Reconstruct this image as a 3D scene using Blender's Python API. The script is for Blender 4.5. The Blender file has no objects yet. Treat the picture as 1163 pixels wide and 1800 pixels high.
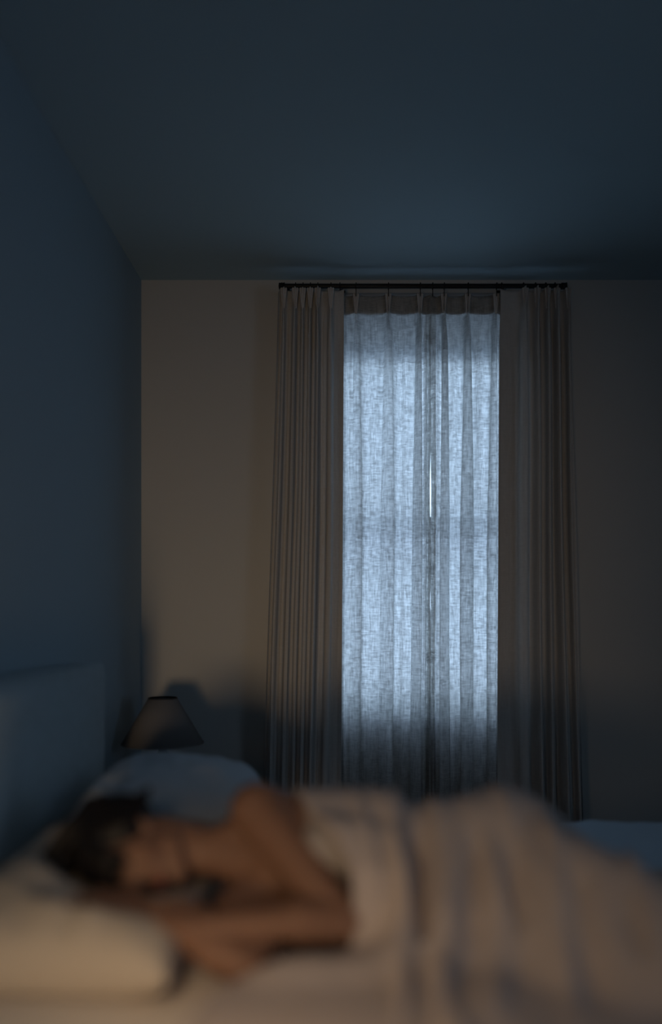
import bpy, bmesh, math, random
import numpy as np
from mathutils import Vector, Matrix, noise

random.seed(4)
C = bpy.context.scene.collection
sc = bpy.context.scene
F = 1500.0                                 # focal length in pixels of the 1163x1800 frame
EYE = 1.30

# ------------------------------------------------------------ camera
cam_d = bpy.data.cameras.new('camera'); cam = bpy.data.objects.new('camera', cam_d); C.objects.link(cam)
cam_d.sensor_fit = 'VERTICAL'; cam_d.sensor_height = 36.0
cam_d.lens = F / 1800 * 36
cam_d.shift_y = 188 / 1800; cam_d.shift_x = -20 / 1800
cam.location = (0, 0, EYE); cam.rotation_euler = (math.radians(90), 0, 0)
cam_d.clip_start = 0.05
cam_d.dof.use_dof = True; cam_d.dof.focus_distance = 3.38; cam_d.dof.aperture_fstop = 0.40
sc.camera = cam

# ------------------------------------------------------------ world, colour
w = bpy.data.worlds.new('dusk'); sc.world = w; w.use_nodes = True
nt = w.node_tree; nt.nodes.clear()
out = nt.nodes.new('ShaderNodeOutputWorld'); bg = nt.nodes.new('ShaderNodeBackground')
tc = nt.nodes.new('ShaderNodeTexCoord'); sx = nt.nodes.new('ShaderNodeSeparateXYZ'); cr = nt.nodes.new('ShaderNodeValToRGB')
mr = nt.nodes.new('ShaderNodeMapRange'); mr.inputs[1].default_value = -0.5; mr.inputs[2].default_value = 0.8
nt.links.new(tc.outputs['Generated'], sx.inputs[0]); nt.links.new(sx.outputs[2], mr.inputs[0]); nt.links.new(mr.outputs[0], cr.inputs[0])
e = cr.color_ramp.elements
e[0].position = 0.0; e[0].color = (0.22, 0.34, 0.52, 1)
e[1].position = 1.0; e[1].color = (0.48, 0.68, 1.0, 1)
m_ = e.new(0.38); m_.color = (0.54, 0.74, 1.0, 1)
m_ = e.new(0.62); m_.color = (0.54, 0.76, 1.0, 1)
nt.links.new(cr.outputs[0], bg.inputs[0]); bg.inputs[1].default_value = 2.2
nt.links.new(bg.outputs[0], out.inputs[0])
vs = sc.view_settings
vs.view_transform = 'Standard'; vs.look = 'None'; vs.exposure = 0.0; vs.gamma = 1.0; vs.use_curve_mapping = False
sc.cycles.max_bounces = 10; sc.cycles.diffuse_bounces = 5; sc.cycles.transparent_max_bounces = 24
sc.cycles.transmission_bounces = 8; sc.cycles.use_denoising = True
sc.cycles.caustics_reflective = False; sc.cycles.caustics_refractive = False

# sky portal in the window opening
pl = bpy.data.lights.new('window_portal', 'AREA'); pl.shape = 'RECTANGLE'; pl.size = 0.80; pl.size_y = 1.70
po = bpy.data.objects.new('window_portal', pl); C.objects.link(po)
po.location = (0.33, 3.70, 1.77); po.rotation_euler = (math.radians(-90), 0, 0)
pl.cycles.is_portal = True

# portal of the unseen window added in the right wall for blue room light
p2 = bpy.data.lights.new('window_portal', 'AREA'); p2.shape = 'RECTANGLE'; p2.size = 1.4; p2.size_y = 1.25
po2 = bpy.data.objects.new('window_portal', p2); C.objects.link(po2)
po2.location = (2.87, -0.6, 1.575); po2.rotation_euler = (math.radians(90), 0, math.radians(90))
p2.cycles.is_portal = True

# unseen warm light added behind the camera for the back wall glow
hl = bpy.data.lights.new('added_rear_light', 'AREA'); hl.shape = 'RECTANGLE'; hl.size = 0.45; hl.size_y = 0.46
hl.energy = 1.6; hl.color = (1.0, 0.71, 0.42); hl.spread = math.radians(46)
ho = bpy.data.objects.new('added_rear_light', hl); C.objects.link(ho)
ho.location = (-0.55, -1.55, 0.72); ho.rotation_euler = (math.radians(96), 0, math.radians(-1))
# unseen warm light added left of the frame to brighten the near bedding
nl = bpy.data.lights.new('added_near_light', 'AREA'); nl.shape = 'DISK'; nl.size = 0.22
nl.energy = 0.95; nl.color = (1.0, 0.71, 0.44); nl.spread = math.radians(100)
no = bpy.data.objects.new('added_near_light', nl); C.objects.link(no)
no.location = (-0.36, 0.72, 1.20); no.rotation_euler = Vector((0.32, 0.55, -0.72)).to_track_quat('-Z', 'Y').to_euler()

# ------------------------------------------------------------ helpers
def prop(o, **k):
    for a, b in k.items():
        if b is not None: o[a] = b
    return o
def empty(name, loc, label, cat, group=None):
    o = bpy.data.objects.new(name, None); C.objects.link(o); o.location = loc; o.empty_display_size = 0.1
    return prop(o, label=label, category=cat, group=group)
def link(name, bm_or_mesh, m, parent=None, smooth=False, **k):
    if isinstance(bm_or_mesh, bmesh.types.BMesh):
        me = bpy.data.meshes.new(name); bmesh.ops.recalc_face_normals(bm_or_mesh, faces=bm_or_mesh.faces)
        bm_or_mesh.to_mesh(me); bm_or_mesh.free()
    else: me = bm_or_mesh
    me.materials.append(m)
    if smooth: me.polygons.foreach_set('use_smooth', [True] * len(me.polygons))
    o = bpy.data.objects.new(name, me); C.objects.link(o)
    if parent is not None:
        o.parent = parent
        o.matrix_parent_inverse = Matrix.Translation(parent.location).inverted()
    return prop(o, **k)
def box(bm, a, b, bevel=0, seg=3):
    r = bmesh.ops.create_cube(bm, size=1)
    vv = r['verts']
    for v in vv:
        v.co = Vector([(a[i] + b[i]) / 2 + v.co[i] * (b[i] - a[i]) for i in range(3)])
    if bevel:
        es = list({e for v in vv for e in v.link_edges})
        bmesh.ops.bevel(bm, geom=es, offset=bevel, segments=seg, profile=0.5, affect='EDGES')
def boxbm(a, b, bevel=0, seg=3):
    bm = bmesh.new(); box(bm, a, b, bevel, seg); return bm
def lathe(bm, prof, cx, cy, n=48, closed=False):
    rings = []
    for r, z in prof:
        rings.append([bm.verts.new((cx + r * math.cos(t * 2 * math.pi / n), cy + r * math.sin(t * 2 * math.pi / n), z)) for t in range(n)])
    for i in range(len(rings) - 1 + (1 if closed else 0)):
        A, B = rings[i], rings[(i + 1) % len(rings)]
        for t in range(n): bm.faces.new((A[t], A[(t + 1) % n], B[(t + 1) % n], B[t]))
    if not closed:
        for R in (rings[0], rings[-1]):
            if prof[rings.index(R)][0] > 1e-4: bm.faces.new(R)
def cap(bm, p0, p1, r0, r1, n=20, flat=1.0, up=None):
    """tapered capsule; flat squashes across the axis `up`"""
    p0, p1 = Vector(p0), Vector(p1); ax = (p1 - p0); L = ax.length
    ax = ax.normalized() if L > 1e-6 else Vector((0, 0, 1))
    u = Vector(up) if up is not None else (Vector((0, 0, 1)) if abs(ax.z) < .9 else Vector((1, 0, 0)))
    s = ax.cross(u).normalized(); u = s.cross(ax).normalized()
    prof = []
    for i in range(9):
        t = math.pi / 2 * i / 8; prof.append((-r0 * math.cos(t), r0 * math.sin(t)))
    for i in range(9):
        t = math.pi / 2 * i / 8; prof.append((L + r1 * math.sin(t), r1 * math.cos(t)))
    rings = []
    for (h, r) in prof:
        r = max(r, 1e-4)
        rings.append([bm.verts.new(p0 + ax * h + s * (r * math.cos(2 * math.pi * k / n)) + u * (r * flat * math.sin(2 * math.pi * k / n))) for k in range(n)])
    for i in range(len(rings) - 1):
        for k in range(n): bm.faces.new((rings[i][k], rings[i][(k + 1) % n], rings[i + 1][(k + 1) % n], rings[i + 1][k]))
    bm.faces.new(rings[0][::-1]); bm.faces.new(rings[-1])
def ell(bm, c, r, rot=None, n=32):
    M = Matrix.Translation(Vector(c)) @ ((rot or Matrix.Identity(3)).to_4x4()) @ Matrix.Diagonal((r[0], r[1], r[2], 1))
    bmesh.ops.create_uvsphere(bm, u_segments=n, v_segments=n // 2, radius=1, matrix=M)
def remeshed(bm, voxel, smooth_it=4, disp=None):
    """fuse overlapping closed shapes to one continuous skin"""
    bmesh.ops.recalc_face_normals(bm, faces=bm.faces)
    me = bpy.data.meshes.new('tmp'); bm.to_mesh(me); bm.free()
    o = bpy.data.objects.new('tmp', me); C.objects.link(o)
    m = o.modifiers.new('r', 'REMESH'); m.mode = 'VOXEL'; m.voxel_size = voxel
    s = o.modifiers.new('s', 'SMOOTH'); s.factor = 0.5; s.iterations = smooth_it
    dg = bpy.context.evaluated_depsgraph_get()
    new = bpy.data.meshes.new_from_object(o.evaluated_get(dg))
    bpy.data.objects.remove(o); bpy.data.meshes.remove(me)
    if disp:
        for v in new.vertices: v.co = disp(v.co)
    return new
def pw(px, py, z):
    """floor-plan point of a place at height z seen in the photograph"""
    y = (EYE - z) * F / (py - 1088); return ((px - 601) * y / F, y)

# ------------------------------------------------------------ materials
def mat(name, col, rough=0.8, bump=0, bscale=200, vary=0.0, vscale=3, sheen=0, metal=0, sss=0, spec=0.3):
    m = bpy.data.materials.new(name); m.use_nodes = True; n = m.node_tree; b = n.nodes['Principled BSDF']
    b.inputs['Base Color'].default_value = (*col, 1); b.inputs['Roughness'].default_value = rough; b.inputs['Metallic'].default_value = metal
    b.inputs['Specular IOR Level'].default_value = spec
    if sheen: b.inputs['Sheen Weight'].default_value = sheen
    if sss:
        b.inputs['Subsurface Weight'].default_value = sss; b.inputs['Subsurface Radius'].default_value = (0.02, 0.008, 0.004); b.inputs['Subsurface Scale'].default_value = 0.5
    tcn = n.nodes.new('ShaderNodeTexCoord')
    if vary:
        t = n.nodes.new('ShaderNodeTexNoise'); t.inputs['Scale'].default_value = vscale; t.inputs['Detail'].default_value = 5
        r = n.nodes.new('ShaderNodeValToRGB')
        r.color_ramp.elements[0].position = .3; r.color_ramp.elements[1].position = .7
        r.color_ramp.elements[0].color = (*[c * (1 - vary) for c in col], 1); r.color_ramp.elements[1].color = (*[min(1, c * (1 + vary)) for c in col], 1)
        n.links.new(tcn.outputs['Object'], t.inputs[0]); n.links.new(t.outputs[0], r.inputs[0]); n.links.new(r.outputs[0], b.inputs['Base Color'])
    if bump:
        t = n.nodes.new('ShaderNodeTexNoise'); t.inputs['Scale'].default_value = bscale; t.inputs['Detail'].default_value = 3
        bp = n.nodes.new('ShaderNodeBump'); bp.inputs['Strength'].default_value = bump; bp.inputs['Distance'].default_value = 0.002
        n.links.new(tcn.outputs['Object'], t.inputs[0]); n.links.new(t.outputs[0], bp.inputs['Height']); n.links.new(bp.outputs[0], b.inputs['Normal'])
    return m

def linen(name, col, through, clear, contrast=0.25):
    """woven linen with slubs: part diffuse, part lets light through"""
    m = bpy.data.materials.new(name); m.use_nodes = True; n = m.node_tree; n.nodes.clear()
    N = n.nodes.new; L = n.links.new
    o = N('ShaderNodeOutputMaterial'); uv = N('ShaderNodeUVMap'); uv.uv_map = 'UVMap'
    def thread(sx_, sy_, sc_):
        mp = N('ShaderNodeMapping'); mp.inputs['Scale'].default_value = (sx_, sy_, 1); L(uv.outputs[0], mp.inputs[0])
        t = N('ShaderNodeTexNoise'); t.inputs['Scale'].default_value = sc_; t.inputs['Detail'].default_value = 4; t.inputs['Roughness'].default_value = .6
        L(mp.outputs[0], t.inputs[0]); return t.outputs[0]
    a = thread(1, 8, 24); b = thread(9, 1, 17)                    # weft and warp slubs
    c = thread(1.2, 2.2, 30)
    ad = N('ShaderNodeMath'); ad.operation = 'ADD'; L(a, ad.inputs[0]); L(b, ad.inputs[1])
    ad2 = N('ShaderNodeMath'); ad2.operation = 'MULTIPLY_ADD'; L(c, ad2.inputs[0]); ad2.inputs[1].default_value = .6; L(ad.outputs[0], ad2.inputs[2])
    mr = N('ShaderNodeMapRange'); mr.inputs[1].default_value = 1.05; mr.inputs[2].default_value = 1.55
    mr.inputs[3].default_value = 1 - contrast; mr.inputs[4].default_value = 1 + contrast * .5; L(ad2.outputs[0], mr.inputs[0])
    def tint(k):
        v = N('ShaderNodeVectorMath'); v.operation = 'SCALE'; v.inputs[0].default_value = [x * k for x in col]; L(mr.outputs[0], v.inputs['Scale']); return v.outputs[0]
    d = N('ShaderNodeBsdfDiffuse'); d.inputs[0].default_value = (*col, 1)
    tr = N('ShaderNodeBsdfTranslucent'); L(tint(1.25), tr.inputs[0])
    tp = N('ShaderNodeBsdfTransparent'); 
    m1 = N('ShaderNodeMixShader'); m1.inputs[0].default_value = through; L(d.outputs[0], m1.inputs[1]); L(tr.outputs[0], m1.inputs[2])
    bp = N('ShaderNodeBump'); bp.inputs['Strength'].default_value = .25; bp.inputs['Distance'].default_value = .001
    L(ad2.outputs[0], bp.inputs['Height']); L(bp.outputs[0], d.inputs['Normal'])
    if clear:
        m2 = N('ShaderNodeMixShader'); mm = N('ShaderNodeMath'); mm.operation = 'MULTIPLY'; mm.inputs[1].default_value = clear
        L(mr.outputs[0], mm.inputs[0]); L(mm.outputs[0], m2.inputs[0]); L(m1.outputs[0], m2.inputs[1]); L(tp.outputs[0], m2.inputs[2]); L(m2.outputs[0], o.inputs[0])
    else: L(m1.outputs[0], o.inputs[0])
    return m

M_wall = mat('painted_plaster', (0.56, 0.55, 0.53), .9, bump=.15, bscale=120, spec=.1)
M_left = mat('blue_lit_wall_paint', (0.37, 0.465, 0.53), .9, bump=.15, bscale=120, spec=.1)  # blue of the window light mixed into the left wall colour
M_ceil = mat('ceiling_paint', (0.40, 0.54, 0.62), .95, bump=.1, bscale=90, spec=.1)  # ceiling colour also carries the blue window light
M_floor = mat('floor_boards', (0.10, 0.075, 0.055), .5, vary=.3, vscale=6)
M_trim = mat('trim_paint', (0.55, 0.55, 0.54), .5)
M_frame = mat('window_frame_paint', (0.35, 0.36, 0.37), .5)
M_head = mat('headboard_fabric', (0.44, 0.54, 0.60), .95, bump=.4, bscale=600, spec=.1, vary=.06, vscale=40)
M_black = mat('black_metal', (0.012, 0.012, 0.013), .45)
M_ceramic = mat('dark_ceramic', (0.018, 0.016, 0.015), .4)
M_shade = mat('lamp_shade_linen', (0.18, 0.175, 0.175), .95, bump=.3, bscale=500, spec=.1)
M_wood = mat('dark_wood', (0.035, 0.025, 0.02), .5, vary=.3, vscale=8)
M_sheet = mat('sheet_cotton', (0.82, 0.75, 0.68), .9, bump=.2, bscale=500, spec=.1)
M_pillow = mat('pillow_cotton', (0.50, 0.44, 0.38), .9, bump=.2, bscale=500, spec=.1)
M_pillow2 = mat('blue_lit_pillow_cotton', (0.54, 0.60, 0.66), .9, bump=.2, bscale=500, spec=.1)  # blue window light on the rear pillow put into its colour
M_duvet = mat('duvet_linen', (0.51, 0.44, 0.415), .95, bump=.35, bscale=400, spec=.1, vary=.05, vscale=30)
M_skin = mat('skin', (0.235, 0.128, 0.086), .55, sss=.12, vary=.06, vscale=12, spec=.35)
M_lip = mat('lip', (0.27, 0.09, 0.07), .45)
M_nail = mat('nail', (0.5, 0.28, 0.22), .3)
M_hair = mat('dark_hair', (0.008, 0.006, 0.006), .5, bump=.8, bscale=150)
M_pleat = mat('pleat_linen', (0.52, 0.49, 0.47), .95, bump=.3, bscale=500, spec=.1)
M_cover = mat('coverlet_cotton', (0.60, 0.70, 0.80), .9, bump=.2, bscale=400, spec=.1)
M_cami = mat('camisole_cotton', (0.36, 0.32, 0.30), .9, spec=.1)
M_sheer = linen('sheer_linen', (0.72, 0.72, 0.71), .84, .18, .34)
M_drape = linen('drape_linen', (0.60, 0.58, 0.56), .22, 0, .25)
M_band = linen('heading_linen', (0.54, 0.51, 0.49), .08, 0, .2)
M_blind = linen('blind_fabric', (0.62, 0.62, 0.62), .62, 0, .1)
g = bpy.data.materials.new('window_glass'); g.use_nodes = True; n = g.node_tree; n.nodes.clear()
o_ = n.nodes.new('ShaderNodeOutputMaterial'); mx = n.nodes.new('ShaderNodeMixShader'); t_ = n.nodes.new('ShaderNodeBsdfTransparent'); gl = n.nodes.new('ShaderNodeBsdfGlossy')
gl.inputs['Roughness'].default_value = 0.02; mx.inputs[0].default_value = .05
n.links.new(t_.outputs[0], mx.inputs[1]); n.links.new(gl.outputs[0], mx.inputs[2]); n.links.new(mx.outputs[0], o_.inputs[0]); M_glass = g

# ------------------------------------------------------------ room shell
XL, XR, YB, YF, ZC = -0.83, 2.70, 3.525, -1.9, 2.70
WX0, WX1, WZ0, WZ1 = -0.085, 0.735, 0.940, 2.60
def S(name, a, b, m=M_wall, bevel=0):
    return link(name, boxbm(a, b, bevel), m, kind='structure')
S('floor', (XL - .15, YF - 1.3, -.1), (XR + .15, YB + .2, 0), M_floor)
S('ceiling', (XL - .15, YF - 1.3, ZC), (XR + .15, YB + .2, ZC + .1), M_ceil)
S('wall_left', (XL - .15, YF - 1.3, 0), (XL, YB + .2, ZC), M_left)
bm = bmesh.new()
RY0, RY1, RZ0, RZ1 = -1.3, 0.1, .95, 2.2
box(bm, (XR, YF - 1.3, 0), (XR + .15, RY0, ZC)); box(bm, (XR, RY1, 0), (XR + .15, YB + .2, ZC))
box(bm, (XR, RY0, 0), (XR + .15, RY1, RZ0)); box(bm, (XR, RY0, RZ1), (XR + .15, RY1, ZC))
link('wall_right', bm, M_wall, kind='structure')
w2 = bpy.data.objects.new('added_window', None); C.objects.link(w2); w2.location = (XR + .1, (RY0 + RY1) / 2, RZ0); w2['kind'] = 'structure'  # unseen window, added to bring more blue light into the room
bm = bmesh.new()
for a, b in (((RY0, RZ0), (RY0 + .05, RZ1)), ((RY1 - .05, RZ0), (RY1, RZ1)), ((RY0 + .05, RZ0), (RY1 - .05, RZ0 + .05)), ((RY0 + .05, RZ1 - .05), (RY1 - .05, RZ1)), ((RY0 + .05, 1.48), (RY1 - .05, 1.53))):
    box(bm, (XR + .06, a[0], a[1]), (XR + .12, b[0], b[1]), .003, 2)
link('window_frame', bm, M_frame, w2)
link('pane', boxbm((XR + .085, RY0 + .04, RZ0 + .04), (XR + .091, RY1 - .04, RZ1 - .04)), M_glass, w2)
bm = bmesh.new()
box(bm, (XL, YB, 0), (WX0, YB + .2, ZC)); box(bm, (WX1, YB, 0), (XR, YB + .2, ZC))
box(bm, (WX0, YB, 0), (WX1, YB + .2, WZ0)); box(bm, (WX0, YB, WZ1), (WX1, YB + .2, ZC))
link('wall_back', bm, M_wall, kind='structure')
bm = bmesh.new()                                                     # wall behind the camera, with the open doorway
box(bm, (XL, YF - .12, 0), (-.72, YF, ZC)); box(bm, (.12, YF - .12, 0), (XR, YF, ZC)); box(bm, (-.72, YF - .12, 2.03), (.12, YF, ZC))
link('wall_front', bm, M_wall, kind='structure')
S('wall_hall', (XL, YF - 1.3, 0), (XR, YF - 1.2, ZC))
for nm, a, b in (('baseboard_left', (XL, YF, 0), (XL + .014, YB, .10)), ('baseboard_back', (XL, YB - .014, 0), (XR, YB, .10)), ('baseboard_right', (XR - .014, YF, 0), (XR, YB, .10))):
    S(nm, a, b, M_trim)
bm = bmesh.new()
for a, b in (((-.79, YF, 0), (-.72, YF + .02, 2.10)), ((.12, YF, 0), (.19, YF + .02, 2.10)), ((-.72, YF, 2.03), (.12, YF + .02, 2.10))): box(bm, a, b, .004, 2)
link('trim_1', bm, M_trim, kind='structure')

# window: double hung sash set in the reveal
win = bpy.data.objects.new('window_1', None); C.objects.link(win); win.location = ((WX0 + WX1) / 2, YB + .12, WZ0); win['kind'] = 'structure'
bm = bmesh.new(); yw0, yw1 = YB + .10, YB + .165
MR = 1.69
for a, b in (((WX0, yw0, WZ0), (WX0 + .028, yw1, WZ1)), ((WX1 - .028, yw0, WZ0), (WX1, yw1, WZ1)), ((WX0 + .028, yw0, WZ1 - .05), (WX1 - .028, yw1, WZ1)), ((WX0 + .028, yw0, WZ0), (WX1 - .028, yw1, WZ0 + .035))):
    box(bm, a, b, .003, 2)
link('window_frame', bm, M_frame, win)
bm = bmesh.new()
for a, b in (((WX0 + .028, yw0 + .01, MR - .045), (WX1 - .028, yw1 - .01, MR + .045)),): box(bm, a, b, .004, 2)
link('meeting_rail', bm, M_frame, win)
bm = bmesh.new(); box(bm, (WX0 + .02, yw0 + .025, WZ0 + .03), (WX1 - .02, yw0 + .031, MR - .02)); link('pane', bm, M_glass, win)
bm = bmesh.new(); box(bm, (WX0 + .02, yw0 + .041, MR + .02), (WX1 - .02, yw0 + .047, WZ1 - .04)); link('pane', bm, M_glass, win)
link('window_sill', boxbm((WX0 + .002, YB - .004, WZ0 - .03), (WX1 - .002, YB + .10, WZ0 + .002), .006, 3), M_trim, win)

# roller blind, a little way down
bl = empty('roller_blind', ((WX0 + WX1) / 2, YB + .05, WZ1), 'pale roller blind lowered a hand width behind the top of the sheer curtains', 'blind')
bm = bmesh.new(); cap(bm, (WX0 - .025, YB - .021, WZ1 + .02), (WX1 + .025, YB - .021, WZ1 + .02), .0175, .0175); link('roller', bm, M_frame, bl, True)
BZ = 1.3 + (1088 - 638) * (YB - .010) / F
me = bpy.data.meshes.new('blind')
x0, x1 = WX0 - .03, WX1 + .03
me.from_pydata([(x0, YB - .010, BZ), (x1, YB - .010, BZ), (x1, YB - .010, WZ1 + .01), (x0, YB - .010, WZ1 + .01)], [], [(0, 1, 2, 3)])
u = me.uv_layers.new(name='UVMap')
for i, c in enumerate(((0, 0), (.76, 0), (.76, .2), (0, .2))): u.data[i].uv = c
o = link('blind_fabric', me, M_blind, bl); sm = o.modifiers.new('t', 'SOLIDIFY'); sm.thickness = .0015
link('hem_bar', boxbm((x0, YB - .014, BZ), (x1, YB - .006, BZ + .010), .003, 2), M_frame, bl)

# ------------------------------------------------------------ curtain rod
YR = 3.40                                                            # rod and curtains stand this far from the camera
KS = YR / F
def cx_(px): return (px - 601) * KS
def cz_(py): return EYE + (1088 - py) * KS
ZR = cz_(503)
rod = empty('curtain_rod', (cx_(742), YR, ZR), 'slim black curtain rod just below the ceiling above the window', 'curtain rod')
bm = bmesh.new(); cap(bm, (cx_(493), YR, ZR), (cx_(991), YR, ZR), .0095, .0095, 24); link('rod', bm, M_black, rod, True)
for px in (494, 990):
    bm = bmesh.new(); lathe(bm, [(.001, -.012), (.013, -.010), (.013, .010), (.001, .012)], 0, 0, 24)
    bmesh.ops.rotate(bm, verts=bm.verts, cent=(0, 0, 0), matrix=Matrix.Rotation(math.pi / 2, 3, 'Y')); bmesh.ops.translate(bm, verts=bm.verts, vec=(cx_(px), YR, ZR))
    link('end_cap', bm, M_black, rod, True)
for px in (505, 600, 888, 978):
    bm = bmesh.new(); box(bm, (cx_(px) - .006, YR + .006, ZR - .006), (cx_(px) + .006, YB, ZR + .006), .002, 2)
    box(bm, (cx_(px) - .014, YB - .006, ZR - .03), (cx_(px) + .014, YB - .0005, ZR + .03), .002, 2); link('bracket', bm, M_black, rod)

# ------------------------------------------------------------ curtains
def curtain(name, pleats, xa, xb, xa2, xb2, ztop, zbot, m, mband, A, ybase, seed, label, group=None, bulge=.0, second=0.3, bandh=.075, hem=(0, 0), ringm=True, sag=.006, gapside=0, ret=0, broad=.012, cw0=.085, mpleat=None, flare=1.0):
    """pinch pleated panel. pleats: x of each pleat at the heading; xa..xb top edges, xa2..xb2 bottom edges"""
    rs = random.Random(seed); mpleat = M_pleat
    root = empty(name, ((xa + xb) / 2, ybase, ztop), label, 'curtain', group)
    knots = [xa] + list(pleats) + [xb]
    NU = 26; cols = []                                               # per column: x at top, phase, local amplitude
    for k in range(len(knots) - 1):
        for i in range(NU):
            t = i / NU; cols.append((knots[k] + (knots[k + 1] - knots[k]) * t, k + t))
    cols.append((xb, len(knots) - 1.0))
    K = len(knots) - 1
    amps = [1] + [rs.uniform(.6, 1.3) for _ in pleats] + [1]
    ph2 = [rs.uniform(-1, 1) for _ in range(K + 2)]
    rows = []; H = ztop - zbot
    zs = [ztop - H * (i / 70) ** 1.35 for i in range(71)]
    zb = ztop - bandh
    zs = sorted(set(zs + [zb, zb + .004, zb - .004, ztop - .01]), reverse=True)
    verts = []; W = len(cols)
    for z in zs:
        d = ztop - z; f = d / H
        open_ = min(1, max(0, (d - bandh * .7) / .16)); open_ = open_ * open_ * (3 - 2 * open_)
        for (xt, ph) in cols:
            k = int(min(ph, K - 1e-6)); t = ph - k
            f_edge = (xt - xa) / (xb - xa)
            x = xt + f * ((xa2 - xa) * (1 - f_edge) + (xb2 - xb) * f_edge) * flare
            gap = min((knots[k + 1] - knots[k]), .16)
            near = min(t if k > 0 else 9, (1 - t) if k < K - 1 else 9)   # distance to the nearest pleat in phase
            q = min(near, .5)
            ridx = k if t < .5 else k + 1
            am = A * amps[min(ridx, len(amps) - 1)] * min(1, gap / .04)
            side = -1 if t > .5 else 1
            pinch = math.exp(-(q * gap / .0075) ** 2)                 # the stitched three-finger pleat
            fing = .55 + .45 * math.cos(min(q * gap / .006, 3.0) * math.pi) 
            cw = cw0 + (.23 - cw0) * min(1, d / .9) * (.8 + .4 * abs(ph2[ridx]))
            if near >= 9: q = .5
            sg = q if t < .5 else -q
            round_ = .5 + .5 * math.cos(math.pi * min(q / (2 * cw), 1))
            wob = math.sin(2 * math.pi * (ph * 2 + ph2[k] * .15) + ph2[ridx] * 2.0 + f * 1.2) * second
            y_top = -am * (.85 * pinch * (.6 + .4 * fing)) + sag * math.sin(math.pi * t)
            y_low = -am * (1.1 * round_ - .35) - am * wob * (.4 + .6 * f)
            y = y_top * (1 - open_) + y_low * open_
            xs = bulge * gap * cw / math.pi * (.45 + 1.1 * abs(ph2[ridx]) + .35 * noise.noise(Vector((ridx * 3.3, f * 3, seed)))) * (math.sin(math.pi * sg / cw) if q < 2 * cw and 0 < ph < K else 0) * open_
            if gapside and abs(f_edge - (1 if gapside < 0 else 0)) < .12: xs += gapside * (.0045 * math.exp(-((f - .31) / .06) ** 2) + .003 * math.exp(-((f - .48) / .03) ** 2)) * (1 - abs(f_edge - (1 if gapside < 0 else 0)) / .12)
            drift = .012 * noise.noise(Vector((seed * 7.1 + xt * 6, f * 1.6, 3.3))) * min(1, f * 3) * (1 if 0.02 < f_edge < .98 else .25)
            sagz = -sag * math.sin(math.pi * t) * (1 - open_) if near > .05 else 0
            zz = z + (sagz if d < bandh + .01 else sagz * math.exp(-(d - bandh) * 12)) - (0 if near >= 9 or d > .02 else 0)
            verts.append((x + xs + drift, ybase + y + broad * noise.noise(Vector((ph * .8, f * 2.2, seed))) * open_, zz))
    def sub(z_hi, z_lo, dy):
        idx = [i for i, z in enumerate(zs) if z_lo - 1e-6 <= z <= z_hi + 1e-6]
        vv = []; 
        for i in idx: vv += [(a, b + dy, c) for a, b, c in verts[i * W:(i + 1) * W]]
        ff = [(r * W + c, r * W + c + 1, (r + 1) * W + c + 1, (r + 1) * W + c) for r in range(len(idx) - 1) for c in range(W - 1)]
        me = bpy.data.meshes.new('cloth'); me.from_pydata(vv, [], ff)
        # uv = length along the cloth
        us = [0.0]; ref = verts[(len(zs) // 2) * W:(len(zs) // 2 + 1) * W]
        for c in range(1, W): us.append(us[-1] + math.hypot(ref[c][0] - ref[c - 1][0], ref[c][1] - ref[c - 1][1]))
        uvl = me.uv_layers.new(name='UVMap')
        for lp in me.loops: uvl.data[lp.index].uv = (us[lp.vertex_index % W] + seed * 3.1, zs[idx[lp.vertex_index // W]])
        return me
    b_ = link('curtain_panel', sub(ztop, zbot, 0), m, root, True)
    sm = b_.modifiers.new('t', 'SOLIDIFY'); sm.thickness = .0012; sm.offset = 0
    h_ = link('heading_band', sub(ztop, zb, .004), mband, root, True); sm = h_.modifiers.new('t', 'SOLIDIFY'); sm.thickness = .0012
    if ret:
        c = 0 if ret < 0 else W - 1; vv = []
        for r_ in range(len(zs)):
            x, y, z = verts[r_ * W + c]
            for j in range(7):
                q_ = j / 6; vv.append((x + ret * .012 * math.sin(q_ * math.pi * .9), y + (YB - .012 - y) * q_, z))
        me = bpy.data.meshes.new('ret'); me.from_pydata(vv, [], [(r_ * 7 + j, r_ * 7 + j + 1, (r_ + 1) * 7 + j + 1, (r_ + 1) * 7 + j) for r_ in range(len(zs) - 1) for j in range(6)])
        uvl = me.uv_layers.new(name='UVMap')
        for lp in me.loops: v = vv[lp.vertex_index]; uvl.data[lp.index].uv = (v[1], v[2])
        rr_ = link('side_return', me, m, root, True); sm = rr_.modifiers.new('t', 'SOLIDIFY'); sm.thickness = .0012
    # folded side hems
    for s_, wd in enumerate(hem):
        if wd <= 0: continue
        Wn = [c for c in range(W) if (cols[c][0] - xa < wd if s_ == 0 else xb - cols[c][0] < wd)]
        vv = [(verts[r * W + c][0], verts[r * W + c][1] + .003, verts[r * W + c][2]) for r in range(len(zs)) for c in Wn]
        w_ = len(Wn); ff = [(r * w_ + c, r * w_ + c + 1, (r + 1) * w_ + c + 1, (r + 1) * w_ + c) for r in range(len(zs) - 1) for c in range(w_ - 1)]
        me = bpy.data.meshes.new('hem'); me.from_pydata(vv, [], ff); uvl = me.uv_layers.new(name='UVMap')
        for lp in me.loops: v = vv[lp.vertex_index]; uvl.data[lp.index].uv = (v[0] * 1.1 + 7, v[2])
        hm = link('side_hem', me, m, root, True); sm = hm.modifiers.new('t', 'SOLIDIFY'); sm.thickness = .0012
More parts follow.
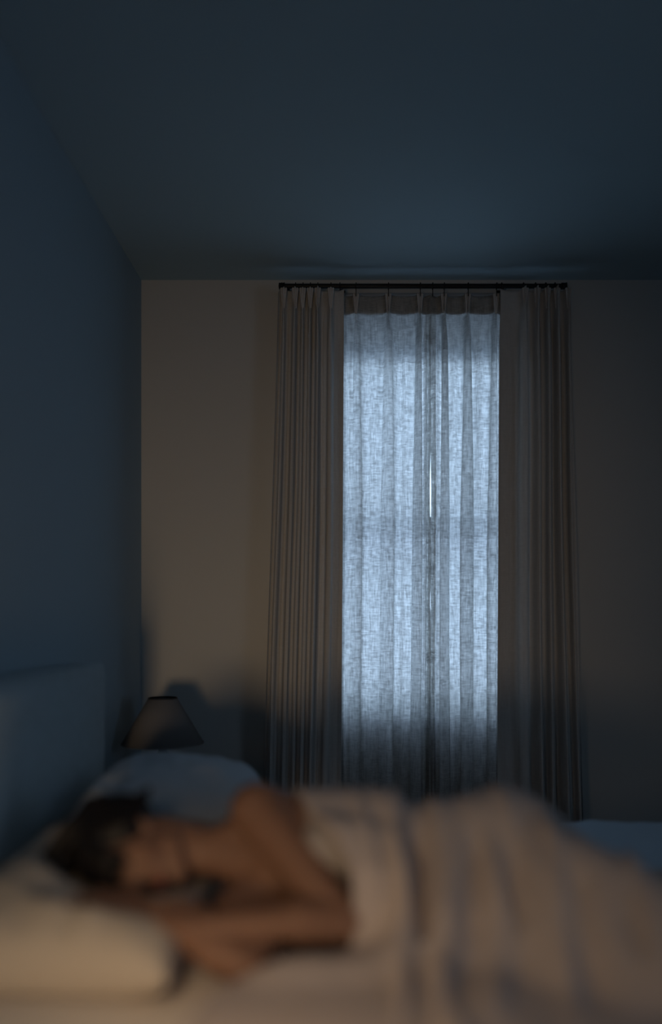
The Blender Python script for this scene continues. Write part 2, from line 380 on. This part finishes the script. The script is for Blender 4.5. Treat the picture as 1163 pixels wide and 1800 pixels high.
    for p in pleats:                                                 # stitched fingers of the pinch pleat
        bm = bmesh.new()
        for o1 in (-.0085, 0, .0085):
            cap(bm, (p + o1 * .35, ybase - min(A, .03) * .62, zb - .006), (p + o1, ybase - min(A, .03) * .95 + abs(o1) * .5, ztop - .009), .0028, .0052, 12)
        link('pinch_pleat', bm, mpleat, root, True)
    for p in ([xa + .006] if ringm else []) + list(pleats):
        bm = bmesh.new()
        n = 20; R, r = .0135, .0018; ring = []
        for i in range(n):
            a = 2 * math.pi * i / n
            ring.append([bm.verts.new((p + r * math.cos(b2), YR + (R + r * math.sin(b2)) * math.cos(a), ZR + (R + r * math.sin(b2)) * math.sin(a))) for b2 in (0, math.pi / 2, math.pi, 3 * math.pi / 2)])
        for i in range(n):
            for j in range(4): bm.faces.new((ring[i][j], ring[(i + 1) % n][j], ring[(i + 1) % n][(j + 1) % 4], ring[i][(j + 1) % 4]))
        box(bm, (p - .0015, YR - .0015, ztop - .02), (p + .0015, YR + .0015, ZR - .012))
        link('ring', bm, M_black, root, True)
    return root

P = lambda *a: [cx_(v) for v in a]
ZB = 0.03
curtain('sheer_curtain', P(625, 682, 738), cx_(594), cx_(758), cx_(589), cx_(758), cz_(512), ZB, M_sheer, M_band, .030, YR + .034, 1,
        'left one of the two sheer linen curtains glowing in front of the window', bulge=1.6, second=.5, hem=(.02, .022), gapside=-1)
curtain('sheer_curtain', P(780, 822, 872), cx_(757), cx_(890), cx_(757), cx_(888), cz_(512), ZB, M_sheer, M_band, .030, YR + .034, 2,
        'right one of the two sheer linen curtains, over the window right of the bright gap', bulge=1.6, second=.5, hem=(.022, .02), gapside=1)
curtain('linen_drape', P(499, 519, 532, 545, 558, 581), cx_(492), cx_(604), cx_(457), cx_(598), cz_(510), ZB, M_drape, M_band, .042, YR - .012, 3,
        'heavy grey linen drape bunched at the left side of the window', bulge=.7, second=.08, broad=.030, cw0=.19, hem=(0, .06), ret=-1)
curtain('linen_drape', P(919, 940, 958, 974, 994), cx_(878), cx_(1000), cx_(872), cx_(1030), cz_(510), ZB, M_drape, M_band, .044, YR - .012, 5,
        'heavy grey linen drape bunched at the right side of the window', bulge=.7, second=.08, broad=.030, cw0=.19, hem=(.06, 0), ret=1)

# ------------------------------------------------------------ bed
ZM = 0.64
bed = empty('bed', (0.3, 1.8, 0), 'upholstered bed with a tall grey-blue headboard against the left wall', 'bed')
HZ = 1.165
bm = bmesh.new()
def rrect(y0, y1, z0, z1, r, n=10):
    pts = [(y0, z0), (y1, z0)]
    pts += [(y1 - r + r * math.cos(a * math.pi / 2 / n), z1 - r + r * math.sin(a * math.pi / 2 / n)) for a in range(n + 1)]
    pts += [(y0 + r - r * math.sin(a * math.pi / 2 / n), z1 - r + r * math.cos(a * math.pi / 2 / n)) for a in range(n + 1)]
    return pts
def prism_x(bm, pts, x0, x1, bevel=0, seg=4):
    a = [bm.verts.new((x0, p[0], p[1])) for p in pts]; b = [bm.verts.new((x1, p[0], p[1])) for p in pts]
    f0 = bm.faces.new(a); f1 = bm.faces.new(b[::-1]); n = len(pts)
    for i in range(n): bm.faces.new((a[i], b[i], b[(i + 1) % n], a[(i + 1) % n]))
    if bevel: bmesh.ops.bevel(bm, geom=list(f0.edges) + list(f1.edges), offset=bevel, segments=seg, profile=.5, affect='EDGES')
prism_x(bm, rrect(.90, 2.665, .12, HZ, .05), XL + .004, -.742, .018)
link('headboard', bm, M_head, bed, True)
link('bed_frame', boxbm((-.742, .93, .15), (1.36, 2.64, .37), .02), M_head, bed)
for x, y in ((-.66, 1.0), (-.66, 2.57), (1.28, 1.0), (1.28, 2.57)):
    bm = bmesh.new(); lathe(bm, [(.018, 0), (.028, .15)], x, y, 20); link('leg', bm, M_wood, bed, True)
mt = link('mattress', boxbm((-.735, .94, .372), (1.34, 2.64, ZM), .045, 5), M_sheet, None, True, label='mattress in a beige fitted sheet lying on the bed', category='mattress')

# ------------------------------------------------------------ pillows
def pillow(name, cx, cy, cz, lx, ly, T, rx, ry, rz, m, label, dent=None, seed=0, floor=None):
    n = 56; V = []; Fc = []
    R = Matrix.Rotation(rz, 3, 'Z') @ Matrix.Rotation(ry, 3, 'Y') @ Matrix.Rotation(rx, 3, 'X')
    for s in (1, -1):
        for j in range(n + 1):
            for i in range(n + 1):
                u = -1 + 2 * i / n; v = -1 + 2 * j / n
                u = math.copysign(abs(u) ** .85, u); v = math.copysign(abs(v) ** .85, v)
                t = (max(0, 1 - abs(u) ** 2.6) * max(0, 1 - abs(v) ** 2.6)) ** .46
                pin = 1 - .05 * (1 - v * v) ** 1 * abs(u) ** 3 ; pin2 = 1 - .05 * (1 - u * u) * abs(v) ** 3
                x = u * lx / 2 * pin; y = v * ly / 2 * pin2; z = s * T / 2 * t
                if s == 1:
                    wr = noise.noise(Vector((u * 2.2 + seed, v * 5, 1))) * .012 + noise.noise(Vector((u * 5, v * 2.0 + seed, 4))) * .008
                    edge = max(abs(u), abs(v)); wr += .007 * math.sin((u * 9 if abs(v) > abs(u) else v * 9) * 2 + seed) * max(0, edge - .55) * (1 - edge) * 8
                    z += wr * min(1, t * 1.5)
                p = R @ Vector((x, y, z)) + Vector((cx, cy, cz))
                if floor is not None and p.z < floor: p.z = floor
                if dent and s == 1:
                    for (dx, dy, rx_, ry_, zt) in dent:
                        e_ = ((p.x - dx) / rx_) ** 2 + ((p.y - dy) / ry_) ** 2
                        k = math.exp(-e_ * e_)
                        if p.z > zt: p.z = p.z + (zt - p.z) * k
                V.append(p)
    N1 = (n + 1) ** 2; 
    for j in range(n):
        for i in range(n):
            a = j * (n + 1) + i; Fc.append((a, a + 1, a + n + 2, a + n + 1)); a += N1; Fc.append((a, a + n + 1, a + n + 2, a + 1))
    me = bpy.data.meshes.new(name); me.from_pydata(V, [], Fc)
    b = bmesh.new(); b.from_mesh(me); bmesh.ops.remove_doubles(b, verts=b.verts, dist=.0004); b.to_mesh(me); b.free()
    o = link(name, me, m, None, True, label=label, category='pillow')
    s = o.modifiers.new('s', 'SUBSURF'); s.levels = 1; s.render_levels = 1
    return o
HEAD = Vector((-.425, 1.76, .825))
pillow('pillow', -.50, 1.785, .722, .47, .70, .245, math.radians(5), 0, math.radians(-4), M_pillow, 'warm lit pale pillow in front, under the sleeping head',
       dent=[(HEAD.x, HEAD.y, .16, .13, .735), (-.40, 1.60, .16, .07, .755)], seed=2, floor=ZM + .002)
pillow('pillow', -.45, 2.35, .782, .48, .58, .27, 0, math.radians(6), math.radians(3), M_pillow2, 'plump pillow behind the sleeping head, coloured with the blue window light', seed=9, floor=ZM + .002)

# ------------------------------------------------------------ sleeping person
who = empty('person', (0.1, 1.78, ZM), 'person asleep on their side under the duvet, bare shoulder, dark hair, hands by the cheek', 'person')
SL = Vector((-.175, 1.765, .905)); SR = Vector((-.20, 1.70, .715))
EL = Vector((.005, 1.585, .735)); WL = Vector((-.235, 1.535, .748))
ER = Vector((-.165, 1.50, .685)); WR = Vector((-.335, 1.565, .752))
bm = bmesh.new()
# torso
cap(bm, (-.06, 1.80, .80), (.05, 1.81, .795), .120, .122, 32, 1.1, (0, 0, 1))
ell(bm, (-.10, 1.775, .80), (.12, .105, .125))
cap(bm, (.03, 1.81, .79), (.17, 1.81, .775), .118, .102, 32, 1.0)
cap(bm, (.17, 1.81, .775), (.32, 1.81, .785), .102, .128, 32, 1.0)
ell(bm, (.34, 1.80, .79), (.13, .12, .128))
ell(bm, (-.03, 1.71, .83), (.07, .055, .065)); ell(bm, (-.03, 1.69, .735), (.07, .055, .065))
# shoulder girdle, neck
cap(bm, (-.12, 1.79, .86), SL, .075, .058); cap(bm, (-.13, 1.76, .75), SR, .08, .06)
cap(bm, (-.17, 1.78, .86), (-.27, 1.775, .82), .052, .045)           # trapezius
cap(bm, (-.14, 1.77, .80), (-.235, 1.775, .81), .08, .058); cap(bm, (-.21, 1.775, .81), (-.34, 1.785, .82), .056, .052)
cap(bm, (-.165, 1.715, .80), (-.17, 1.72, .87), .018, .014)           # collar bone
# left arm (upper side)
mid = SL.lerp(EL, .45)
cap(bm, SL, mid, .056, .048, 24); cap(bm, mid, EL, .048, .038, 24)
fm = EL.lerp(WL, .35) + Vector((0, 0, .004))
cap(bm, EL, fm, .038, .041, 24); cap(bm, fm, WL, .041, .025, 24, .85)
# right arm (under side)
cap(bm, SR, (-.15, 1.60, .69), .055, .045, 24); cap(bm, (-.15, 1.60, .69), ER, .045, .037, 24)
cap(bm, ER, ER.lerp(WR, .4), .037, .038, 24); cap(bm, ER.lerp(WR, .4), WR, .038, .024, 24, .85)
# hands: palm, four unequal bent fingers, thumb
def hand(bm, W, d, nrm, thumb_side, size=1.0, curl=.35):
    d = d.normalized(); s = d.cross(nrm).normalized() * thumb_side; nrm = s.cross(d).normalized() * thumb_side
    K = []
    cap(bm, W, W + d * .035 * size, .022 * size, .026 * size, 20, .65, nrm)
    for i, off in enumerate((.030, .010, -.010, -.029)):
        base = W + d * .030 * size + s * off * .7 * size
        kn = W + d * (.086, .090, .087, .078)[i] * size + s * off * size
        cap(bm, base, kn, .0145 * size, .0115 * size, 16, .9, nrm); K.append(kn)
    tips = []
    for i, kn in enumerate(K):
        L = (.040, .045, .042, .033)[i] * size; p = kn; a = curl * .6; r = (.0090, .0093, .0088, .0078)[i] * size
        spread = (.10, .03, -.05, -.13)[i]
        for j in range(3):
            dd = (d * math.cos(a) + nrm * math.sin(a) + s * spread).normalized(); q = p + dd * L * (1, .66, .5)[j]
            cap(bm, p, q, r * (1, .93, .86)[j], r * (.93, .86, .74)[j], 14); p = q; a += curl * (1.1 if j == 0 else .8)
        tips.append((p, dd))
    t0 = W + d * .022 * size + s * .024 * size; t1 = t0 + (d * .7 + s * .75 + nrm * .25).normalized() * .042 * size
    t2 = t1 + (d * .92 + s * .3 + nrm * .2).normalized() * .033 * size; t3 = t2 + (d + nrm * .25).normalized() * .024 * size
    cap(bm, t0, t1, .0165 * size, .0125 * size, 16); cap(bm, t1, t2, .0115 * size, .0102 * size, 16); cap(bm, t2, t3, .0102 * size, .0082 * size, 16)
    tips.append((t3, (t3 - t2).normalized()))
    return tips, nrm
tipsR, nR = hand(bm, WR, Vector((-.16, .035, .035)), Vector((.15, .25, -1)), 1, .98, .16)
tipsL, nL = hand(bm, WL, Vector((-.15, .01, .030)), Vector((-.1, .35, -1)), -1, .98, .42)
# legs
def leg(bm, hip, knee, ank, toe, k=1):
    hip, knee, ank, toe = map(Vector, (hip, knee, ank, toe))
    cap(bm, hip, hip.lerp(knee, .5), .088 * k, .073 * k, 28); cap(bm, hip.lerp(knee, .5), knee, .073 * k, .055 * k, 28)
    c = knee.lerp(ank, .3); cap(bm, knee, c, .052 * k, .053 * k, 24); cap(bm, c, ank, .053 * k, .034 * k, 24)
    cap(bm, ank, ank.lerp(toe, .7), .036, .032, 20); cap(bm, ank.lerp(toe, .7), toe, .032, .02, 20)
leg(bm, (.35, 1.76, .80), (.645, 1.40, .735), (.90, 1.72, .725), (.99, 1.60, .71))
leg(bm, (.35, 1.76, .735), (.66, 1.46, .705), (.86, 1.84, .69), (.96, 1.75, .69))
# head: local x = side, y = forward out of the face, z = crown
Rh = Matrix(((0, .08, -1), (.10, -1, -.05), (1, .10, .10))).transposed()
ex = Vector((0.06, 0.02, 1)).normalized()                            # the person's left side, upward
ez = Vector((-1, .03, .12)); ez = (ez - ex * ez.dot(ex)).normalized()  # crown
ey = ez.cross(ex).normalized()                                       # face direction, towards the camera
if ey.y > 0: ey = -ey
ey = (ey + ex * -.62 + Vector((.10, 0, 0))).normalized(); ex = (ex - ey * ex.dot(ey)).normalized(); ez = (ez - ey * ez.dot(ey) - ex * ez.dot(ex)).normalized()
HR = Matrix((ex, ey, ez)).transposed()
def hp(x, y, z): return HEAD + HR @ Vector((x, y, z))
def he(c, r): ell(bm, hp(*c), r, HR)
he((0, -.015, .030), (.074, .092, .085))                             # cranium
he((0, .020, -.010), (.064, .070, .095))                             # face block
he((0, .030, -.065), (.046, .052, .050))                             # jaw
he((0, .068, -.098), (.020, .020, .017))                             # chin
for s in (-1, 1):
    he((s * .038, .050, -.024), (.028, .024, .028))                  # cheek
    he((s * .030, .078, .022), (.024, .012, .008))                   # brow
    he((s * .030, .073, .004), (.0145, .0125, .010))                 # closed eye lid
    cap(bm, hp(s * .050, .02, -.075), hp(s * .018, .062, -.098), .016, .014)
    cap(bm, hp(s * .073, -.012, .012), hp(s * .070, -.002, -.028), .017, .010, 16, .45, ex)   # ear
    he((s * .010, .100, -.024), (.008, .009, .007))
cap(bm, hp(0, .083, .016), hp(0, .106, -.018), .007, .010, 16); he((0, .105, -.022), (.011, .012, .010))
cap(bm, hp(-.018, .084, -.055), hp(.018, .084, -.055), .006, .006, 14); cap(bm, hp(-.015, .083, -.066), hp(.015, .083, -.066), .007, .007, 14)
cap(bm, hp(0, -.02, -.03), (-.29, 1.79, .815), .058, .055)            # neck into the skull
body_me = remeshed(bm, .0042, 7)
body = link('body', body_me, M_skin, who, True)
bm = bmesh.new()
cap(bm, hp(-.017, .0885, -.056), hp(.017, .0885, -.056), .0045, .0045, 12); cap(bm, hp(-.013, .0885, -.065), hp(.013, .0885, -.065), .0052, .0052, 12)
link('lips', remeshed(bm, .0015, 3), M_lip, who, True)
for s in (-1, 1):
    bm = bmesh.new(); cap(bm, hp(s * .018, .0895, .027), hp(s * .043, .081, .029), .003, .002, 10); link('eyebrow', bm, M_hair, who, True)
    bm = bmesh.new(); pts = [hp(s * (.018 + .026 * t), .0855 - .012 * (t - .45) ** 2 * 3, .0000 - .003 * math.sin(t * math.pi)) for t in [i / 6 for i in range(7)]]
    for a, b in zip(pts, pts[1:]): cap(bm, a, b, .0014, .0014, 8)
    link('eyelashes', bm, M_hair, who, True)
for tips, nn in ((tipsR, nR), (tipsL, nL)):
    for p, d in tips:
        bm = bmesh.new(); ell(bm, p - nn * .0062, (.0045, .0055, .0022), Matrix((d.cross(nn).normalized(), d, nn)).transposed(), 16)
        link('fingernail', bm, M_nail, who, True)
# hair: cap over the skull plus long locks falling back over the pillow
bm = bmesh.new()
ell(bm, hp(0, -.030, .042), (.086, .098, .088), HR)
ell(bm, hp(.012, .010, .078), (.066, .070, .040), HR)
for s in (-1, 1): ell(bm, hp(s * .052, -.01, .035), (.034, .055, .062), HR)
rs = random.Random(8)
for i in range(46):
    a = rs.uniform(-1, 1); x0 = a * .075
    st = hp(x0, rs.uniform(-.10, .02), rs.uniform(.02, .10))
    e1 = hp(x0 * 1.1 + rs.uniform(-.01, .02), -.07 + rs.uniform(-.03, .05), .12 + rs.uniform(-.02, .03)); 
    e2 = Vector((HEAD.x - rs.uniform(.13, .20), HEAD.y + rs.uniform(-.10, .16), .775 + rs.uniform(0, .03)))
    p = st
    for k in range(1, 9):
        t = k / 8; q = st * (1 - t) ** 2 + e1 * 2 * t * (1 - t) + e2 * t * t
        cap(bm, p, q, .015 * (1 - .5 * (k - 1) / 8), .015 * (1 - .5 * k / 8), 8); p = q
for i in range(26):                                                   # loose locks over forehead and cheek, added to darken the shaded face
    x0 = rs.uniform(-.02, .06); y0 = rs.uniform(.045, .075)
    a_ = hp(x0, y0 - .01, .092); b_ = hp(x0 + .006, y0 + .025, .055 - rs.uniform(0, .02)); c_ = hp(x0 + rs.uniform(.0, .02), y0 + .018, .022 - rs.uniform(0, .02))
    cap(bm, a_, b_, .011, .008, 8); cap(bm, b_, c_, .008, .003, 8)
for i in range(14):                                                   # locks over temple and ear
    t0 = rs.uniform(0, 1); st = hp(.055 + rs.uniform(-.01, .015), .045 - .08 * t0, .070); en = hp(.080, -.02 - .08 * t0, .000 - rs.uniform(0, .02))
    cap(bm, st, hp(.082, .02 - .08 * t0, .02), .012, .010, 8); cap(bm, hp(.082, .02 - .08 * t0, .02), en, .010, .006, 8)
hair_me = remeshed(bm, .004, 3, lambda c: c + Vector((0, 0, .002 * math.sin(c.y * 420 + c.x * 60))))
link('hair', hair_me, M_hair, who, True, label='long dark hair')
# camisole: snug shell around the torso below the arms
bm = bmesh.new()
cap(bm, (-.045, 1.80, .80), (.05, 1.81, .795), .127, .128, 32, 1.08, (0, 0, 1))
ell(bm, (-.03, 1.706, .83), (.068, .062, .070)); ell(bm, (-.03, 1.686, .735), (.068, .062, .070))
cap(bm, (.03, 1.81, .79), (.17, 1.81, .775), .124, .108, 32); cap(bm, (.17, 1.81, .775), (.30, 1.81, .785), .108, .133, 32)
cm = remeshed(bm, .005, 4)
b = bmesh.new(); b.from_mesh(cm); bmesh.ops.bisect_plane(b, geom=list(b.verts) + list(b.edges) + list(b.faces), plane_co=(-.105, 1.75, .80), plane_no=(-1, .35, .1), clear_outer=True)
b.to_mesh(cm); b.free()
link('camisole', cm, M_cami, who, True, label='thin pale camisole')

# ------------------------------------------------------------ duvet
segs = [((-.09, 1.70, .81), (-.03, 1.70, .81), .06, .075), ((-.12, 1.80, .80), (.05, 1.81, .80), .125, .125), ((.05, 1.81, .79), (.17, 1.81, .775), .122, .108), ((.17, 1.81, .775), (.34, 1.80, .79), .108, .135),
        ((-.03, 1.70, .82), (.04, 1.71, .81), .075, .075),
        ((.35, 1.76, .80), (.645, 1.40, .735), .095, .055), ((.645, 1.40, .735), (.90, 1.72, .725), .062, .04), ((.90, 1.72, .725), (.99, 1.60, .71), .045, .03),
        ((.35, 1.76, .735), (.66, 1.46, .705), .09, .055), ((.66, 1.46, .705), (.86, 1.84, .69), .055, .04), ((.86, 1.84, .69), (.96, 1.75, .69), .04, .03)]
def body_top(X, Y, pad=.006):
    H = np.full(X.shape, -1.0)
    for a, b, r0, r1 in segs:
        ax, ay, az = a; dx, dy = b[0] - ax, b[1] - ay; LL = dx * dx + dy * dy
        for k in np.linspace(0, 1, 15):
            cx, cy, cz, r = ax + dx * k, ay + dy * k, az + (b[2] - az) * k, r0 + (r1 - r0) * k + pad
            d2 = r * r - (X - cx) ** 2 - (Y - cy) ** 2
            H = np.maximum(H, np.where(d2 > 0, cz + np.sqrt(np.maximum(d2, 0)), -1))
    return H
xe_y = [.5, 1.20, 1.38, 1.44, 1.49, 1.53, 1.60, 1.70, 1.80, 1.95, 2.8]
xe_x = [-.27, -.25, -.22, -.18, -.08, .02, .02, -.055, -.10, -.12, -.06]
NYd, NXd = 240, 230
Y1 = np.linspace(.93, 2.66, NYd)
U1 = np.linspace(0, 1, NXd) ** 1.15
XE = np.interp(Y1, xe_y, xe_x)
for _ in range(2): XE = np.convolve(np.pad(XE, 2, 'edge'), np.ones(5) / 5, 'valid')
Yg = np.repeat(Y1[:, None], NXd, 1); Xg = XE[:, None] + (1.38 - XE[:, None]) * U1[None, :]
def drape(Xg, Yg):
    base = np.full(Xg.shape, ZM + .038)
    # body with a tent-like fall: dilate the body height and let it slope down
    H = np.maximum(body_top(Xg, Yg), base)
    xs = np.linspace(-.3, 1.4, 171); ys = np.linspace(.9, 2.7, 181)
    XX, YY = np.meshgrid(xs, ys); HB = np.maximum(body_top(XX, YY), ZM + .038)
    best = HB.copy()
    for ang in np.linspace(0, 2 * math.pi, 24, endpoint=False):
        for d in (1, 2, 3, 5, 7, 10, 14, 18, 23, 28):
            ix = int(round(d * math.cos(ang))); iy = int(round(d * math.sin(ang)))
            sh = np.roll(np.roll(HB, iy, 0), ix, 1); slope = .95 - .1 * math.cos(ang)
            dd = d * .01; fall = .9 * dd if dd < .05 else .045 + (dd - .05) * .80
            best = np.maximum(best, sh - fall)
    K = best
    for _ in range(4): K = (K + np.roll(K, 1, 0) + np.roll(K, -1, 0) + np.roll(K, 1, 1) + np.roll(K, -1, 1)) / 5
    K = np.maximum(K, HB)
    for _ in range(2): K = (K + np.roll(K, 1, 0) + np.roll(K, -1, 0) + np.roll(K, 1, 1) + np.roll(K, -1, 1)) / 5
    fx = np.clip((Xg - xs[0]) / .01, 0, 169.99); fy = np.clip((Yg - ys[0]) / .01, 0, 179.99)
    i = fx.astype(int); j = fy.astype(int); a = fx - i; b = fy - j
    Z = K[j, i] * (1 - a) * (1 - b) + K[j, i + 1] * a * (1 - b) + K[j + 1, i] * (1 - a) * b + K[j + 1, i + 1] * a * b
    return Z, H
Zt, Hb = drape(Xg, Yg)
TH = .014
Zt = Zt + TH
def fold(pts, amp, wid, soft=1.0):
    """raised (amp>0) or sunk ridge along a floor-plan polyline"""
    D = np.full(Xg.shape, 9.0); T = np.zeros(Xg.shape); tot = len(pts) - 1
    for k in range(tot):
        (ax, ay), (bx, by) = pts[k], pts[k + 1]; dx, dy = bx - ax, by - ay; t = np.clip(((Xg - ax) * dx + (Yg - ay) * dy) / (dx * dx + dy * dy), 0, 1)
        d = np.hypot(Xg - ax - t * dx, Yg - ay - t * dy); m = d < D; D = np.where(m, d, D); T = np.where(m, (k + t) / tot, T)
    return amp * np.exp(-(D / wid) ** 2) * np.sin(np.pi * np.clip(.12 + .76 * T, 0, 1)) ** .7
F_ = []
F_.append(([(.150, 1.90), (.152, 1.75), (.150, 1.62), (.140, 1.50), (.135, 1.38), (.118, 1.28), (.10, 1.1)], -.045, .016))       # the deep crease at the waist
F_.append(([(.115, 1.88), (.118, 1.70), (.108, 1.52), (.09, 1.35), (.07, 1.1)], .018, .018))
F_.append(([(.185, 1.88), (.190, 1.70), (.178, 1.50), (.165, 1.35), (.17, 1.1)], .016, .020))
for pts, amp, wid in (
    ([(850, 1560), (828, 1650), (800, 1780)], -.022, .014), ([(800, 1600), (770, 1700), (748, 1790)], .018, .015),
    ([(930, 1560), (905, 1640), (935, 1740), (975, 1800)], -.018, .016), ([(870, 1620), (880, 1720), (860, 1790)], .014, .016),
    ([(1000, 1590), (1020, 1680), (1060, 1760)], -.022, .016), ([(960, 1570), (985, 1660), (1010, 1780)], .016, .016),
    ([(1050, 1580), (1085, 1650), (1130, 1720)], -.020, .013), ([(1100, 1560), (1130, 1620), (1160, 1680)], -.018, .012),
    ([(1080, 1570), (1110, 1640), (1155, 1740)], .014, .014), ([(690, 1640), (685, 1720), (678, 1800)], -.022, .015),
    ([(650, 1680), (640, 1740), (620, 1800)], .012, .02), ([(715, 1600), (715, 1700), (708, 1800)], .016, .014),
    ([(560, 1700), (530, 1750), (515, 1800)], -.012, .014), ([(480, 1690), (455, 1740), (430, 1800)], .010, .02)):
    z = .74; F_.append(([pw(px, py, z - .05 * (py - 1560) / 240) for px, py in pts], amp, wid))
for (x0, ya, x1, yb, am) in ((.24, 1.80, .27, 1.50, -.008), (.29, 1.80, .33, 1.52, -.009), (.35, 1.78, .41, 1.50, -.008), (.42, 1.72, .50, 1.42, -.009), (.26, 1.78, .30, 1.50, .007), (.32, 1.80, .37, 1.5, .007), (.05, 1.8, .09, 1.55, -.010), (.08, 1.8, .10, 1.6, .008), (.02, 1.78, .075, 1.56, .01)):
    F_.append(([(x0, ya), ((x0 + x1) / 2 + .004, (ya + yb) / 2), (x1, yb)], am, .011))
for n_, (pts, amp, wid) in enumerate(F_): Zt = Zt + fold(pts, amp * (1.3 if n_ < 3 else 1.2), wid * 1.15)
# bunched cloth in front of the forearm
# low in front of the elbow, so the forearm lies open on top of it
k_ = (1 / (1 + np.exp((Xg - .085) / .022))) * (1 / (1 + np.exp((Yg - 1.565) / .012)))
Zt = Zt * (1 - k_) + np.minimum(Zt, ZM + .045) * k_
Zt = Zt + .030 * np.exp(-((Yg - 1.475) / .06) ** 2) * (1 / (1 + np.exp((Xg - .10) / .03))) * (1 / (1 + np.exp(-(Xg + .165) / .018)))
# soft random wrinkles
rn = np.zeros(Xg.shape)
for j in range(NYd):
    for i in range(NXd):
        x, y = Xg[j, i], Yg[j, i]
        v = .008 * noise.noise(Vector((x * 7, y * 3.2, 1.7))) + .005 * noise.noise(Vector((x * 16 + y * 4, y * 7, 5.1)))
        if y > 1.95: v += .007 * noise.noise(Vector((x * 9 - y * 5, y * 22 + x * 6, 8.2))) + .004 * noise.noise(Vector((x * 25, y * 40, 2.2)))
        rn[j, i] = v
Zt = Zt + rn
floorz = np.maximum(Hb + .004, ZM + .010) + TH * .6
Zt = np.maximum(Zt, floorz)
for _ in range(3): Zt[1:-1] = (Zt[:-2] + 2 * Zt[1:-1] + Zt[2:]) / 4
def cloth(name, rows, m, th, **k):
    n_ = len(rows[0]); tv = [p for r in rows for p in r]
    me = bpy.data.meshes.new(name); me.from_pydata(tv, [], [(r * n_ + c, r * n_ + c + 1, (r + 1) * n_ + c + 1, (r + 1) * n_ + c) for r in range(len(rows) - 1) for c in range(n_ - 1)])
    o = link(name, me, m, None, True, **k)
    q = o.modifiers.new('t', 'SOLIDIFY'); q.thickness = th; q.offset = -1
    q = o.modifiers.new('s', 'SUBSURF'); q.levels = 1; q.render_levels = 1
    return o
def skirt(j, sgn, a):
    """the rows that hang over the mattress side"""
    return [[(Xg[j, i], Yg[j, 0] + sgn * (.026 + .01 * math.sin(Xg[j, i] * 22)), Zt[j, i] + a - k * .035) for i in range(NXd)] for k in range(1, 11)]
jf = int(np.searchsorted(Y1, 2.06)); jc = int(np.searchsorted(Y1, 2.02))
rows = skirt(0, -1, 0)[::-1] + [[(Xg[j, i], Yg[j, i], Zt[j, i]) for i in range(NXd)] for j in range(jf)]
e_ = rows[-1]; rows += [[(x, y + .010, z - .006) for x, y, z in e_], [(x, y + .014, z - .016) for x, y, z in e_]]
cloth('duvet', rows, M_duvet, TH, label='rumpled beige linen duvet drawn over the sleeping person', category='duvet')
Zc = np.minimum(Zt, ZM + .075) - .024
rows = [[(Xg[j, i], Yg[j, i], max(Zc[j, i], ZM + .012)) for i in range(NXd)] for j in range(jc, NYd)]
Zt = Zc
cloth('coverlet', rows + skirt(NYd - 1, 1, 0), M_cover, .008, label='pale blue-grey wrinkled cover on the far side of the bed behind the duvet', category='bed cover')

# ------------------------------------------------------------ nightstand and lamp
NX, NY, NZ = -.60, 3.08, .695
ns = empty('nightstand', (NX, NY, 0), 'dark wooden nightstand in the corner between bed and curtain', 'nightstand')
link('top', boxbm((NX - .21, NY - .20, NZ - .03), (NX + .25, NY + .22, NZ), .006), M_wood, ns)
link('cabinet', boxbm((NX - .20, NY - .185, .15), (NX + .24, NY + .21, NZ - .03), .004), M_wood, ns)
dr = link('drawer', boxbm((NX + .24, NY - .17, .46), (NX + .255, NY + .195, NZ - .045), .004), M_wood, ns)
bm = bmesh.new(); ell(bm, (NX + .266, NY + .01, .56), (.012, .012, .012)); k_ = link('knob', bm, M_black, ns, True)
k_.parent = dr; k_.matrix_parent_inverse = Matrix.Identity(4)
for a in (-.18, .22):
    for b2 in (-.165, .19):
        bm = bmesh.new(); lathe(bm, [(.012, 0), (.018, .15)], NX + a, NY + b2, 16); link('leg', bm, M_wood, ns, True)
LX, LY = -.652, 3.10; q = LY / F
zt, zb = EYE - (1227 - 1088) * q, EYE - (1306 - 1088) * q
lp = empty('table_lamp', (LX, LY, NZ), 'unlit table lamp with cone shade and round dark base', 'lamp')
bm = bmesh.new(); r0, r1 = 71 * q, 25 * q
lathe(bm, [(r0, zb), (r1, zt), (r1 - .002, zt), (r0 - .002, zb)], LX, LY, 64, closed=True); link('lamp_shade', bm, M_shade, lp, True)
for r, z in ((r0, zb), (r1, zt)):
    bm = bmesh.new(); lathe(bm, [(r - .003, z - .002), (r + .001, z - .002), (r + .001, z + .0025), (r - .003, z + .0025)], LX, LY, 64, closed=True); link('shade_trim', bm, M_shade if r == r0 else M_black, lp, True)
bm = bmesh.new()
prof = [(.045, NZ), (.050, NZ + .004), (.056, NZ + .010)]
for i in range(1, 14):
    t = math.pi * i / 14; prof.append((.020 + .058 * math.sin(t), NZ + .012 + .052 * (1 - math.cos(t))))
prof += [(.020, NZ + .12), (.016, NZ + .128), (.015, NZ + .14), (.010, NZ + .142)]
lathe(bm, prof, LX, LY, 48); link('base', bm, M_ceramic, lp, True)
bm = bmesh.new(); cap(bm, (LX, LY, NZ + .13), (LX, LY, zt - .012), .005, .005, 12)
for k in range(3):
    a = k * 2 * math.pi / 3; cap(bm, (LX, LY, zt - .012), (LX + (r1 - .003) * math.cos(a), LY + (r1 - .003) * math.sin(a), zt - .004), .0015, .0015, 8)
link('stem', bm, M_black, lp, True)
bm = bmesh.new(); ell(bm, (LX, LY, NZ + .20), (.028, .028, .036)); bl_ = mat('frosted_bulb', (.6, .6, .58), .3); link('bulb', bm, bl_, lp, True)
